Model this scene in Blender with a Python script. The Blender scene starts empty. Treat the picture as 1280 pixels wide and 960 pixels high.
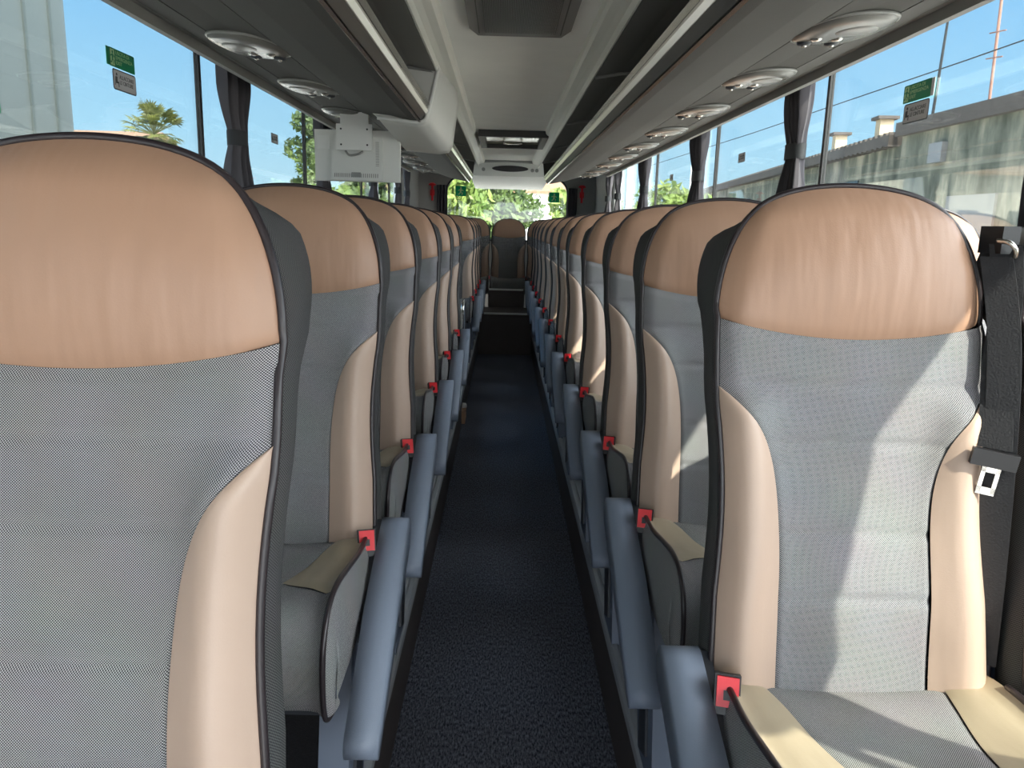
import bpy, bmesh, math, random
from mathutils import Vector, Matrix, Euler
random.seed(4)
C = bpy.context.scene.collection
PI = math.pi

# ------------------------------------------------------------------ materials
def new_mat(name):
    m = bpy.data.materials.new(name); m.use_nodes = True
    nt = m.node_tree
    b = nt.nodes['Principled BSDF']
    return m, nt, b
def N(nt, kind, **kw):
    n = nt.nodes.new(kind)
    for k, v in kw.items():
        if k.startswith('i_'): n.inputs[k[2:]].default_value = v
        else: setattr(n, k, v)
    return n
def plain(name, col, rough=.6, metal=0., bump=0., bscale=200., var=0., vscale=6., spec=.5):
    m, nt, b = new_mat(name)
    b.inputs['Base Color'].default_value = (*col, 1); b.inputs['Roughness'].default_value = rough
    b.inputs['Metallic'].default_value = metal; b.inputs['Specular IOR Level'].default_value = spec
    tc = N(nt, 'ShaderNodeTexCoord')
    if var:
        n = N(nt, 'ShaderNodeTexNoise'); n.inputs['Scale'].default_value = vscale; n.inputs['Detail'].default_value = 6
        r = N(nt, 'ShaderNodeMix', data_type='RGBA')
        r.inputs['A'].default_value = (*[c*(1-var) for c in col], 1); r.inputs['B'].default_value = (*[min(1, c*(1+var)) for c in col], 1)
        nt.links.new(tc.outputs['Object'], n.inputs['Vector']); nt.links.new(n.outputs['Fac'], r.inputs['Factor'])
        nt.links.new(r.outputs['Result'], b.inputs['Base Color'])
    if bump:
        n = N(nt, 'ShaderNodeTexNoise'); n.inputs['Scale'].default_value = bscale; n.inputs['Detail'].default_value = 3
        bp = N(nt, 'ShaderNodeBump'); bp.inputs['Strength'].default_value = bump; bp.inputs['Distance'].default_value = .004
        nt.links.new(tc.outputs['Object'], n.inputs['Vector']); nt.links.new(n.outputs['Fac'], bp.inputs['Height'])
        nt.links.new(bp.outputs['Normal'], b.inputs['Normal'])
    return m
def weave(name, ca, cb, axes, cell=.00145):
    """two-tone diagonal weave in the plane of the two named axes"""
    m, nt, b = new_mat(name)
    b.inputs['Roughness'].default_value = .9; b.inputs['Specular IOR Level'].default_value = .2
    tc = N(nt, 'ShaderNodeTexCoord'); sx = N(nt, 'ShaderNodeSeparateXYZ')
    nt.links.new(tc.outputs['Object'], sx.inputs[0])
    p = sx.outputs['XYZ'.index(axes[0])]
    if axes[1] == 'D':
        dd = N(nt, 'ShaderNodeMath', operation='ADD'); nt.links.new(sx.outputs[1], dd.inputs[0]); nt.links.new(sx.outputs[2], dd.inputs[1]); q = dd.outputs[0]
    else: q = sx.outputs['XYZ'.index(axes[1])]
    cx = N(nt, 'ShaderNodeCombineXYZ'); nt.links.new(p, cx.inputs[0]); nt.links.new(q, cx.inputs[1]); cx.inputs[2].default_value = .001
    ch = N(nt, 'ShaderNodeTexChecker'); ch.inputs['Scale'].default_value = 1/cell
    ch.inputs['Color1'].default_value = (*ca, 1); ch.inputs['Color2'].default_value = (*cb, 1)
    nt.links.new(cx.outputs[0], ch.inputs['Vector'])
    no = N(nt, 'ShaderNodeTexNoise'); no.inputs['Scale'].default_value = 9; nt.links.new(tc.outputs['Object'], no.inputs['Vector'])
    mx = N(nt, 'ShaderNodeMix', data_type='RGBA', blend_type='MULTIPLY'); mx.inputs['Factor'].default_value = .25
    nt.links.new(ch.outputs['Color'], mx.inputs['A']); nt.links.new(no.outputs['Color'], mx.inputs['B'])
    hs = N(nt, 'ShaderNodeHueSaturation'); hs.inputs['Saturation'].default_value = .6; hs.inputs['Value'].default_value = 1.0
    nt.links.new(mx.outputs['Result'], hs.inputs['Color']); nt.links.new(hs.outputs[0], b.inputs['Base Color'])
    bp = N(nt, 'ShaderNodeBump'); bp.inputs['Strength'].default_value = .35; bp.inputs['Distance'].default_value = .001
    nt.links.new(ch.outputs['Fac'], bp.inputs['Height']); nt.links.new(bp.outputs['Normal'], b.inputs['Normal'])
    return m
def leather(name, col, wrinkle=.35):
    m, nt, b = new_mat(name)
    b.inputs['Roughness'].default_value = .42; b.inputs['Specular IOR Level'].default_value = .45
    tc = N(nt, 'ShaderNodeTexCoord')
    mp = N(nt, 'ShaderNodeMapping'); mp.inputs['Scale'].default_value = (26, 8, 5); mp.inputs['Rotation'].default_value = (0, .15, 0)
    nt.links.new(tc.outputs['Object'], mp.inputs[0])
    n1 = N(nt, 'ShaderNodeTexNoise'); n1.inputs['Scale'].default_value = 1; n1.inputs['Detail'].default_value = 2
    nt.links.new(mp.outputs[0], n1.inputs['Vector'])
    n2 = N(nt, 'ShaderNodeTexNoise'); n2.inputs['Scale'].default_value = 420; nt.links.new(tc.outputs['Object'], n2.inputs['Vector'])
    b1 = N(nt, 'ShaderNodeBump'); b1.inputs['Strength'].default_value = wrinkle; b1.inputs['Distance'].default_value = .012
    nt.links.new(n1.outputs['Fac'], b1.inputs['Height'])
    b2 = N(nt, 'ShaderNodeBump'); b2.inputs['Strength'].default_value = .12; b2.inputs['Distance'].default_value = .001
    nt.links.new(n2.outputs['Fac'], b2.inputs['Height']); nt.links.new(b1.outputs['Normal'], b2.inputs['Normal'])
    nt.links.new(b2.outputs['Normal'], b.inputs['Normal'])
    n3 = N(nt, 'ShaderNodeTexNoise'); n3.inputs['Scale'].default_value = 5; n3.inputs['Detail'].default_value = 5; nt.links.new(tc.outputs['Object'], n3.inputs['Vector'])
    mx = N(nt, 'ShaderNodeMix', data_type='RGBA')
    mx.inputs['A'].default_value = (*[c*.9 for c in col], 1); mx.inputs['B'].default_value = (*[c*1.1 for c in col], 1)
    nt.links.new(n3.outputs['Fac'], mx.inputs['Factor']); nt.links.new(mx.outputs['Result'], b.inputs['Base Color'])
    return m
def carpet_mat():
    m, nt, b = new_mat('navy_carpet')
    b.inputs['Roughness'].default_value = 1; b.inputs['Specular IOR Level'].default_value = .1
    tc = N(nt, 'ShaderNodeTexCoord')
    mp = N(nt, 'ShaderNodeMapping'); mp.inputs['Scale'].default_value = (190, 60, 100); nt.links.new(tc.outputs['Object'], mp.inputs[0])
    n = N(nt, 'ShaderNodeTexNoise'); n.inputs['Scale'].default_value = 1.0; n.inputs['Detail'].default_value = 4; n.inputs['Roughness'].default_value = .75
    nt.links.new(mp.outputs[0], n.inputs['Vector'])
    r = N(nt, 'ShaderNodeValToRGB'); e = r.color_ramp.elements
    e[0].position = .38; e[0].color = (.020, .024, .034, 1); e[1].position = .68; e[1].color = (.28, .30, .37, 1)
    nt.links.new(n.outputs['Fac'], r.inputs[0]); nt.links.new(r.outputs[0], b.inputs['Base Color'])
    bp = N(nt, 'ShaderNodeBump'); bp.inputs['Strength'].default_value = .6; bp.inputs['Distance'].default_value = .004
    nt.links.new(n.outputs['Fac'], bp.inputs['Height']); nt.links.new(bp.outputs['Normal'], b.inputs['Normal'])
    return m
def glass_mat(name, tint, refl=.05):
    m, nt, b = new_mat(name); nt.nodes.remove(b)
    out = nt.nodes['Material Output']
    t = N(nt, 'ShaderNodeBsdfTransparent'); t.inputs[0].default_value = (*tint, 1)
    g = N(nt, 'ShaderNodeBsdfGlossy'); g.inputs['Roughness'].default_value = .02
    lw = N(nt, 'ShaderNodeLayerWeight'); lw.inputs['Blend'].default_value = .25
    mu = N(nt, 'ShaderNodeMath', operation='MULTIPLY_ADD'); mu.inputs[1].default_value = .35; mu.inputs[2].default_value = refl
    nt.links.new(lw.outputs['Fresnel'], mu.inputs[0])
    mx = N(nt, 'ShaderNodeMixShader')
    nt.links.new(mu.outputs[0], mx.inputs[0]); nt.links.new(t.outputs[0], mx.inputs[1]); nt.links.new(g.outputs[0], mx.inputs[2])
    nt.links.new(mx.outputs[0], out.inputs[0])
    return m
def sheer_mat():
    m, nt, b = new_mat('sheer_cloth'); nt.nodes.remove(b); out = nt.nodes['Material Output']
    d = N(nt, 'ShaderNodeBsdfDiffuse'); d.inputs[0].default_value = (.85, .88, .9, 1)
    tl = N(nt, 'ShaderNodeBsdfTranslucent'); tl.inputs[0].default_value = (.85, .88, .9, 1)
    tr = N(nt, 'ShaderNodeBsdfTransparent')
    a = N(nt, 'ShaderNodeMixShader'); a.inputs[0].default_value = .6
    nt.links.new(d.outputs[0], a.inputs[1]); nt.links.new(tl.outputs[0], a.inputs[2])
    c = N(nt, 'ShaderNodeMixShader'); c.inputs[0].default_value = .35
    nt.links.new(a.outputs[0], c.inputs[1]); nt.links.new(tr.outputs[0], c.inputs[2]); nt.links.new(c.outputs[0], out.inputs[0])
    return m
def leaf_mat(name, ca, cb, scale=3.):
    m, nt, b = new_mat(name)
    b.inputs['Roughness'].default_value = .55
    b.inputs['Transmission Weight'].default_value = 0
    tc = N(nt, 'ShaderNodeTexCoord'); n = N(nt, 'ShaderNodeTexNoise'); n.inputs['Scale'].default_value = scale; n.inputs['Detail'].default_value = 6
    nt.links.new(tc.outputs['Object'], n.inputs['Vector'])
    r = N(nt, 'ShaderNodeValToRGB'); r.color_ramp.elements[0].position = .35; r.color_ramp.elements[1].position = .65
    r.color_ramp.elements[0].color = (*ca, 1); r.color_ramp.elements[1].color = (*cb, 1)
    nt.links.new(n.outputs['Fac'], r.inputs[0]); nt.links.new(r.outputs[0], b.inputs['Base Color'])
    out = nt.nodes['Material Output']
    tl = N(nt, 'ShaderNodeBsdfTranslucent'); nt.links.new(r.outputs[0], tl.inputs[0])
    mx = N(nt, 'ShaderNodeMixShader'); mx.inputs[0].default_value = .4
    nt.links.new(b.outputs[0], mx.inputs[1]); nt.links.new(tl.outputs[0], mx.inputs[2]); nt.links.new(mx.outputs[0], out.inputs[0])
    return m
def stained_wall():
    m, nt, b = new_mat('stained_render'); b.inputs['Roughness'].default_value = .95
    tc = N(nt, 'ShaderNodeTexCoord')
    mp = N(nt, 'ShaderNodeMapping'); mp.inputs['Scale'].default_value = (1.2, 1.2, .35); nt.links.new(tc.outputs['Object'], mp.inputs[0])
    n = N(nt, 'ShaderNodeTexNoise'); n.inputs['Scale'].default_value = 1.3; n.inputs['Detail'].default_value = 8; n.inputs['Roughness'].default_value = .65
    nt.links.new(mp.outputs[0], n.inputs['Vector'])
    r = N(nt, 'ShaderNodeValToRGB'); e = r.color_ramp.elements
    e[0].position = .36; e[0].color = (.055, .062, .045, 1); e[1].position = .62; e[1].color = (.36, .33, .25, 1)
    x = e.new(.5); x.color = (.17, .175, .135, 1)
    nt.links.new(n.outputs['Fac'], r.inputs[0]); nt.links.new(r.outputs[0], b.inputs['Base Color'])
    return m
def tile_mat():
    m, nt, b = new_mat('terracotta_tiles'); b.inputs['Roughness'].default_value = .9
    tc = N(nt, 'ShaderNodeTexCoord'); br = N(nt, 'ShaderNodeTexBrick')
    br.inputs['Scale'].default_value = 3; br.inputs['Color1'].default_value = (.26, .16, .095, 1); br.inputs['Color2'].default_value = (.20, .115, .07, 1)
    br.inputs['Mortar'].default_value = (.10, .06, .045, 1)
    nt.links.new(tc.outputs['Object'], br.inputs['Vector']); nt.links.new(br.outputs['Color'], b.inputs['Base Color'])
    return m

M = dict(
    fab_back=weave('grey_weave', (.43, .425, .44), (.025, .025, .032), 'XZ'),
    fab_seat=weave('grey_weave_seat', (.42, .41, .40), (.035, .035, .04), 'XD'),
    fab_side=weave('charcoal_mesh', (.105, .10, .097), (.025, .025, .027), 'YZ', .0019),
    fab_cside=weave('grey_weave_side', (.42, .41, .40), (.035, .035, .04), 'YZ'),
    tan=leather('tan_leather', (.39, .232, .153)),
    tan2=leather('sand_leather', (.47, .345, .27), .15),
    tan3=leather('khaki_leather', (.37, .305, .21), .15),
    piping=plain('piping_vinyl', (.022, .016, .018), .35),
    shell=plain('back_shell_plastic', (.05, .05, .055), .6, bump=.1),
    arm=plain('armrest_plastic', (.19, .225, .29), .45, bump=.15, bscale=600),
    armdark=plain('bracket_plastic', (.03, .034, .042), .45),
    steel_blue=plain('painted_pedestal', (.14, .17, .23), .45),
    red=plain('red_plastic', (.75, .02, .03), .35),
    black=plain('black_plastic', (.012, .012, .014), .4),
    belt=plain('seat_belt_webbing', (.014, .014, .017), .6, bump=.3, bscale=300),
    chrome=plain('brushed_metal', (.72, .71, .66), .25, 1.),
    carpet=carpet_mat(),
    carpet2=plain('dark_carpet', (.03, .028, .03), 1, bump=.5, bscale=300, var=.4, vscale=150),
    ledge=plain('ledge_plastic', (.40, .42, .44), .45, var=.1),
    riser=plain('riser_vinyl', (.085, .07, .065), .6, var=.25),
    ceil=plain('ceiling_felt', (.92, .92, .86), .85, var=.05, bump=.05),
    rib=plain('ceiling_rib_plastic', (.72, .72, .65), .45),
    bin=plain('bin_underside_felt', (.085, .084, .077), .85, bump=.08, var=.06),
    bindark=plain('bin_door_dark', (.22, .22, .205), .6),
    groove=plain('groove_dark', (.03, .03, .028), .5),
    puc=plain('service_panel_plastic', (.165, .165, .15), .25, var=.05),
    puc2=plain('service_panel_light', (.27, .27, .255), .3),
    grille=plain('grille_grey', (.24, .24, .225), .6),
    frame_d=plain('hatch_frame', (.045, .045, .042), .5),
    hatchglass=plain('hatch_lid', (.33, .34, .25), .25),
    wallgrey=plain('wall_lining', (.36, .355, .34), .8, var=.06),
    monitor=plain('monitor_plastic', (.60, .60, .565), .45),
    plate=plain('mount_plate', (.64, .64, .61), .4),
    drape=plain('charcoal_drape', (.070, .064, .072), .8, bump=.1),
    band=plain('drape_band', (.022, .024, .027), .7),
    sheer=sheer_mat(),
    glass=glass_mat('window_glass', (.94, .97, .965)),
    gasket=plain('gasket_rubber', (.02, .02, .02), .5),
    green=plain('sign_green', (.0, .20, .085), .5),
    greenlight=plain('sign_pale_green', (.45, .65, .35), .5),
    greenfilm=leaf_mat('green_film', (.0, .33, .16), (.0, .38, .19)),
    signgrey=plain('sign_grey', (.50, .49, .50), .5),
    signink=plain('sign_ink', (.03, .03, .035), .5),
    white=plain('shaded_white_paint', (.085, .10, .10), .4, var=.03, vscale=1.),  # truck's white, darkened in the colour itself to look shaded
    consolewhite=plain('console_white', (.62, .62, .58), .5),
    truckseam=plain('truck_seam', (.055, .068, .066), .5),
    plaster=stained_wall(),
    ochre=plain('ochre_plaster', (.70, .55, .36), .9, var=.15),
    coping=plain('roof_coping', (.10, .085, .075), .9, var=.3),
    tile=tile_mat(),
    house=plain('house_plaster', (.40, .36, .29), .9, var=.08),
    darkwin=plain('dark_pane', (.03, .035, .04), .2),
    bark=plain('bark', (.14, .10, .07), .95, bump=.5, bscale=20, var=.3),
    palm=leaf_mat('palm_leaf', (.025, .045, .01), (.19, .20, .045), 1.5),
    leaf_a=leaf_mat('leaf_bright', (.07, .13, .025), (.27, .34, .09), 1.2),
    leaf_b=leaf_mat('leaf_dark', (.03, .06, .018), (.13, .19, .05), 1.2),
    asphalt=plain('yard_asphalt', (.58, .56, .52), .95, var=.1, vscale=2.),
    steel=plain('galvanised', (.35, .34, .34), .5, .6),
    rust=plain('rusty_mast', (.35, .17, .12), .7),
    tyre=plain('tyre', (.02, .02, .02), .9),
    brown=plain('brown_cap', (.42, .24, .13), .5),
    house_white=plain('house_white', (.80, .82, .80), .8),
    lens=plain('lamp_lens', (.75, .75, .70), .2), strip=plain('lamp_strip_lens', (.75, .75, .68), .2),
)

_b = M['strip'].node_tree.nodes['Principled BSDF']; _b.inputs['Emission Color'].default_value = (1, .95, .8, 1); _b.inputs['Emission Strength'].default_value = .05  # faint glow added to the strips to lift the ceiling
# ------------------------------------------------------------------ object helpers
def link(name, me, m=None, parent=None):
    o = bpy.data.objects.new(name, me); C.objects.link(o)
    if m is not None: me.materials.append(M[m] if isinstance(m, str) else m)
    if parent is not None: o.parent = parent
    return o
def obj(name, bm, m, parent=None, smooth=False, bevel=0., seg=2):
    if bevel:
        bmesh.ops.bevel(bm, geom=[e for e in bm.edges if e.is_manifold and e.calc_face_angle(0) > .6], offset=bevel, segments=seg, profile=.6, affect='EDGES')
    me = bpy.data.meshes.new(name)
    bmesh.ops.recalc_face_normals(bm, faces=bm.faces[:])
    bm.to_mesh(me); bm.free()
    if smooth:
        for p in me.polygons: p.use_smooth = True
    return link(name, me, m, parent)
def thing(name, label, cat, loc=(0, 0, 0), rz=0., group=None):
    o = bpy.data.objects.new(name, None); C.objects.link(o)
    o.empty_display_size = .1
    o.location = loc; o.rotation_euler = (0, 0, rz)
    o['label'] = label; o['category'] = cat
    if group: o['group'] = group
    return o
def tag(o, label, cat, group=None):
    o['label'] = label; o['category'] = cat
    if group: o['group'] = group
    return o
def struct(name, bm, m, parent=None, **k):
    o = obj(name, bm, m, parent, **k)
    if parent is None: o['kind'] = 'structure'
    return o
def dup(root, loc, rz=0., label=None, group=None):
    r = root.copy(); C.objects.link(r); r.location = loc; r.rotation_euler = (0, 0, rz)
    if label: r['label'] = label
    if group: r['group'] = group
    for ch in list(root.children):
        c = ch.copy(); C.objects.link(c); c.parent = r
        for g in list(ch.children):
            d = g.copy(); C.objects.link(d); d.parent = c
    return r
def box(bm, x0, x1, y0, y1, z0, z1):
    v = [bm.verts.new((x, y, z)) for x in (x0, x1) for y in (y0, y1) for z in (z0, z1)]
    for f in ((0, 1, 3, 2), (4, 6, 7, 5), (0, 4, 5, 1), (2, 3, 7, 6), (0, 2, 6, 4), (1, 5, 7, 3)):
        bm.faces.new([v[i] for i in f])
    return v
def B(*a):
    bm = bmesh.new(); box(bm, *a); return bm
def prism(bm, pts, ax, a, b):
    """extrude closed 2-D polygon pts along axis ax between a and b"""
    def P(p, t):
        return {'x': (t, p[0], p[1]), 'y': (p[0], t, p[1]), 'z': (p[0], p[1], t)}[ax]
    A = [bm.verts.new(P(p, a)) for p in pts]; Bv = [bm.verts.new(P(p, b)) for p in pts]
    n = len(pts)
    for i in range(n): bm.faces.new([A[i], A[(i+1) % n], Bv[(i+1) % n], Bv[i]])
    bm.faces.new(A[::-1]); bm.faces.new(Bv)
def grid(bm, f, nu, nv, u0=0., u1=1., v0=0., v1=1.):
    rows = []
    for j in range(nv+1):
        rows.append([bm.verts.new(f(u0+(u1-u0)*i/nu, v0+(v1-v0)*j/nv)) for i in range(nu+1)])
    for j in range(nv):
        for i in range(nu):
            bm.faces.new([rows[j][i], rows[j][i+1], rows[j+1][i+1], rows[j+1][i]])
    return rows
def tube(bm, pts, r, n=8, cap=True):
    pts = [Vector(p) for p in pts]; rings = []
    prev = None
    for i, p in enumerate(pts):
        t = (pts[min(i+1, len(pts)-1)] - pts[max(i-1, 0)]).normalized()
        if prev is None:
            up = Vector((0, 0, 1)) if abs(t.z) < .9 else Vector((1, 0, 0))
            a = t.cross(up).normalized()
        else:
            a = (prev - t*prev.dot(t)).normalized()
        prev = a; b = t.cross(a)
        rr = r[i] if isinstance(r, (list, tuple)) else r
        rings.append([bm.verts.new(p + (a*math.cos(2*PI*k/n) + b*math.sin(2*PI*k/n))*rr) for k in range(n)])
    for i in range(len(rings)-1):
        for k in range(n):
            bm.faces.new([rings[i][k], rings[i][(k+1) % n], rings[i+1][(k+1) % n], rings[i+1][k]])
    if cap:
        bm.faces.new(rings[0][::-1]); bm.faces.new(rings[-1])
def lathe(bm, prof, n=24, center=(0, 0, 0), flat=(1, 1)):
    cx, cy, cz = center; rings = []
    for r, z in prof:
        if r < 1e-6: rings.append([bm.verts.new((cx, cy, cz+z))])
        else: rings.append([bm.verts.new((cx+flat[0]*r*math.cos(2*PI*k/n), cy+flat[1]*r*math.sin(2*PI*k/n), cz+z)) for k in range(n)])
    for i in range(len(rings)-1):
        a, b = rings[i], rings[i+1]
        for k in range(n):
            q = [a[k % len(a)], a[(k+1) % len(a)], b[(k+1) % len(b)], b[k % len(b)]]
            q = [v for j, v in enumerate(q) if v not in q[:j]]
            if len(q) >= 3: bm.faces.new(q)
def bez(pts, n):
    """catmull-rom resample"""
    out = []
    P = [Vector(p) for p in pts]
    for i in range(len(P)-1):
        p0, p1, p2, p3 = P[max(i-1, 0)], P[i], P[i+1], P[min(i+2, len(P)-1)]
        for k in range(n):
            t = k/n
            out.append(.5*((2*p1) + (p2-p0)*t + (2*p0-5*p1+4*p2-p3)*t*t + (3*p1-p0-3*p2+p3)*t**3))
    out.append(P[-1]); return out

# ------------------------------------------------------------------ the coach seat
# local frame: origin on the platform under the cushion/backrest junction, seat faces -Y
JZ = .56          # junction height
HS = .55; HH = .217
W0 = .218
def halfw(h):
    if h < .12: return W0 + .004*(1 - h/.12)
    if h < .42: return W0 - .010*math.sin((h-.12)/.30*PI)
    return W0
def lean(h):
    if h < .55: return .235*h
    return .129 + .17*(h-.55) + .10*max(0, h-.62)**1.4
def roll(e, s=.82, d=.028):
    return d*((e-s)/(1-s))**2 if e > s else 0.
def sm(a, b, x):
    t = max(0., min(1., (x-a)/(b-a))); return t*t*(3-2*t)
def S(u, h):
    """front surface below the headrest seam"""
    y = lean(h) + roll(abs(u), .86, .02)
    bol = sm(.46, .40, h)*math.exp(-((abs(u)-.80)/.17)**2)*.026
    y -= bol
    y += .012*(1-u*u)*sm(.5, .25, h)                      # hollow middle
    y -= .014*math.exp(-((h-.14)/.10)**2)*(1-u*u)          # lumbar swell
    return Vector((u*halfw(h), y, JZ+h))
def seam_h(u): return .523 + .028*u*u
def mm(t): return (1-.735*t*t)**.18
def Hd(u, t):
    """headrest front surface"""
    x = W0*u*mm(t)*(1-.07*t*t)
    h0 = seam_h(u); h1 = HS + HH*mm(abs(u))
    h = h0 + (h1-h0)*t
    e = max(abs(u), t)
    y = lean(h) + roll(e, .78, .032) - .022*(1-u*u)*math.sin(PI*min(1, t*1.02))*.9
    if t < .06: y += .004*(1-t/.06)
    return Vector((x, y, JZ+h))
BT = .445         # bolster top
def bol_in(h):
    """inner edge (u) of the leather bolster at height h"""
    if h > BT: return 1.
    k = (BT-h)
    return 1 - .41*(1-math.exp(-k/.06)) - .04*min(1, k/.45)
def stitch(h):
    return sum(.0035*math.exp(-((h-c)/.006)**2) for c in (.452, .36, .22, .12))
def build_seat(name, label, side, kind):
    """side: +1 when the aisle lies at +X of the seat; kind aisle / window / bench"""
    t = thing(name, label, 'coach seat')
    bm = bmesh.new(); grid(bm, Hd, 28, 24, -1, 1, 0, 1)
    obj('headrest', bm, 'tan', t, True)
    def fab(u, v):
        hs = seam_h(u)
        h = -.05 + (hs+.05)*v
        s = bol_in(h) if h < BT else 1.
        uu = u*s
        h2 = -.05 + (seam_h(uu)+.05)*v
        p = S(uu, h2); p.y += stitch(h2)
        if abs(u) > .97 and h < BT-.01: p.y += .006
        if v > .985: p.y += .003
        return p
    bm = bmesh.new(); grid(bm, fab, 40, 90, -1, 1, 0, 1)
    obj('back_panel', bm, 'fab_back', t, True)
    for sg in (-1, 1):
        def bolf(a, b):
            # b runs from bottom to top; finer near the rounded shoulder
            h = -.05 + (BT+.05)*(1-(1-b)**1.7)
            ui = bol_in(h); uu = ui + (1-ui)*a
            p = S(sg*uu, h); p.y -= .006*math.sin(PI*min(1, a*1.0))**.6 if 0 < a < 1 else 0
            return p
        bm = bmesh.new(); grid(bm, bolf, 10, 44)
        obj('side_bolster', bm, 'tan2', t, True)
    # outline loop (front edge): left bottom -> over top -> right bottom
    path = []
    for i in range(19): path.append(S(-1, -.05 + (seam_h(1)+.05)*i/18))
    for i in range(1, 13): path.append(Hd(-1, i/12))
    for i in range(1, 29): path.append(Hd(-1+2*i/28, 1))
    for i in range(1, 13): path.append(Hd(1, 1-i/12))
    for i in range(1, 19): path.append(S(1, seam_h(1) - (seam_h(1)+.05)*i/18))
    cx, cz = 0., JZ+.45
    bm = bmesh.new(); tube(bm, [p + Vector((p.x*.006, -.001, 0)) for p in path], .0052, 8)
    obj('piping', bm, 'piping', t, True)
    rings = []
    n = len(path)
    def outw(i):
        a, b = path[max(0, i-1)], path[min(n-1, i+1)]
        d = Vector((b.x-a.x, 0, b.z-a.z)).normalized()
        return Vector((-d.z, 0, d.x))            # left normal of travel (outward)
    gus = [(0, 0), (.010, .005), (.030, .009), (.054, .008), (.072, .002), (.085, -.008)]
    bm = bmesh.new()
    for dy, off in gus:
        r = []
        for i, p in enumerate(path):
            hh = (p.z-JZ)
            tp = sm(.66, .735, hh)
            hf = sm(.47, .64, hh)
            q = p + Vector((0, dy*(1+.85*hf), 0)) + outw(i)*(off*(1-tp)*(1+.1*hf) + hf*(1-tp)*dy*.06 - tp*dy*.45)
            r.append(bm.verts.new(q))
        rings.append(r)
    for j in range(len(rings)-1):
        for i in range(n-1): bm.faces.new([rings[j][i], rings[j][i+1], rings[j+1][i+1], rings[j+1][i]])
    last = [v.co.copy() for v in rings[-1]]
    obj('side_gusset', bm, 'fab_side', t, True)
    bm = bmesh.new()
    ra = [bm.verts.new(p) for p in last]
    rb = [bm.verts.new(Vector((p.x*.88, p.y+.022, cz+(p.z-cz)*.95))) for p in last]
    for i in range(n-1): bm.faces.new([ra[i], ra[i+1], rb[i+1], rb[i]])
    for i in range(n//2):
        a, b, c, d = rb[i], rb[i+1], rb[n-2-i], rb[n-1-i]
        if len({a, b, c, d}) == 4: bm.faces.new([a, b, c, d])
        elif len({a, b, c, d}) == 3 and i+1 <= n-2-i: bm.faces.new([a, b, d])
    obj('back_shell', bm, 'shell', t, True)
    # ---- cushion
    prof = bez([(0, .06, .53), (0, .0, .553), (0, -.06, .562), (0, -.15, .566), (0, -.27, .588), (0, -.36, .602), (0, -.425, .592), (0, -.458, .548), (0, -.462, .48), (0, -.445, .425), (0, -.40, .405)], 6)
    L = len(prof)-1
    def pr(v):
        x = max(0, min(1, v))*L; i = min(int(x), L-1); return prof[i].lerp(prof[i+1], x-i)
    CW = .212
    def T(u, v):
        p = pr(v)
        w = CW*(1 + .02*math.sin(PI*v))
        dip = (.020*(1-u*u) - .006*math.exp(-((abs(u)-.8)/.15)**2))*sm(.72, .35, v)
        edge = roll(abs(u), .88, .014)
        nrm = pr(v+.02)-pr(v-.02); nrm = Vector((0, nrm.z, -nrm.y)).normalized()
        q = Vector((u*w, p.y, p.z)) - Vector((0, 0, dip)) + nrm*edge
        return q
    V1, V2 = .40, .53
    ub = lambda v: .72 - .28*(min(v, V1)/V1)**1.4
    bm = bmesh.new()
    grid(bm, lambda a, v: T(a*ub(v), v) - Vector((0, 0, .003 if abs(a) > .96 else 0)), 22, 22, -1, 1, 0, V1)
    us = lambda u: V1 + (V2-V1)*max(0, (abs(u)-.44)/.56)**.9
    grid(bm, lambda u, b: T(u, us(u) + (1-us(u))*b), 28, 34, -1, 1, 0, 1)
    obj('seat_cushion', bm, 'fab_seat', t, True)
    for sg in (-1, 1):
        bm = bmesh.new()
        def lea(a, b):
            vo = V2*b; vi = V1*b; v = vi + (vo-vi)*a**1.1
            ui = ub(vi); u = ui + (1-ui)*a
            q = T(sg*u, v); q.z += .004*math.sin(PI*a)**.5*(1 if b < .98 else 0) if 0 < a < 1 else 0
            return q
        grid(bm, lea, 8, 20)
        obj('cushion_leather', bm, 'tan3', t, True)
        ed = [T(sg, i/50)*1. for i in range(9, 51)]
        bm = bmesh.new(); tube(bm, [p + Vector((sg*.002, 0, .001)) for p in ed], .0052, 8)
        obj('cushion_piping', bm, 'piping', t, True)
        bm = bmesh.new()
        def sidef(a, b):
            p = T(sg, b)
            zb = .43 - .01*b
            mid = Vector((0, -.2, .50))
            q = Vector((p.x + sg*.014*math.sin(PI*min(1, a*1.15)*.8), p.y + (mid.y-p.y)*.10*a, p.z + (zb-p.z)*a))
            if b > .62: q.y = p.y + (-.36-p.y)*.55*a; q.z = p.z + (.42-p.z)*a*.8
            return q
        grid(bm, sidef, 6, 40)
        obj('cushion_side', bm, 'fab_cside', t, True)
    bm = B(-.20, .20, -.40, .06, .385, .43)
    obj('cushion_base', bm, 'armdark', t, bevel=.012)
    # ---- buckle on the aisle side
    bx = side*.216
    bm = bmesh.new(); box(bm, -.019, .019, -.013, .013, -.03, .028)
    bk = obj('buckle', bm, 'black', t, bevel=.005)
    bk.location = (bx, -.052, .564); bk.rotation_euler = (math.radians(-24), 0, side*.25)
    bm = bmesh.new(); box(bm, -.016, .016, -.020, -.008, -.018, .025)
    obj('release_button', bm, 'red', bk, bevel=.004)
    bm = bmesh.new(); box(bm, -.006, .006, -.021, -.018, -.008, .006)
    obj('latch_slot', bm, 'black', bk)
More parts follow.
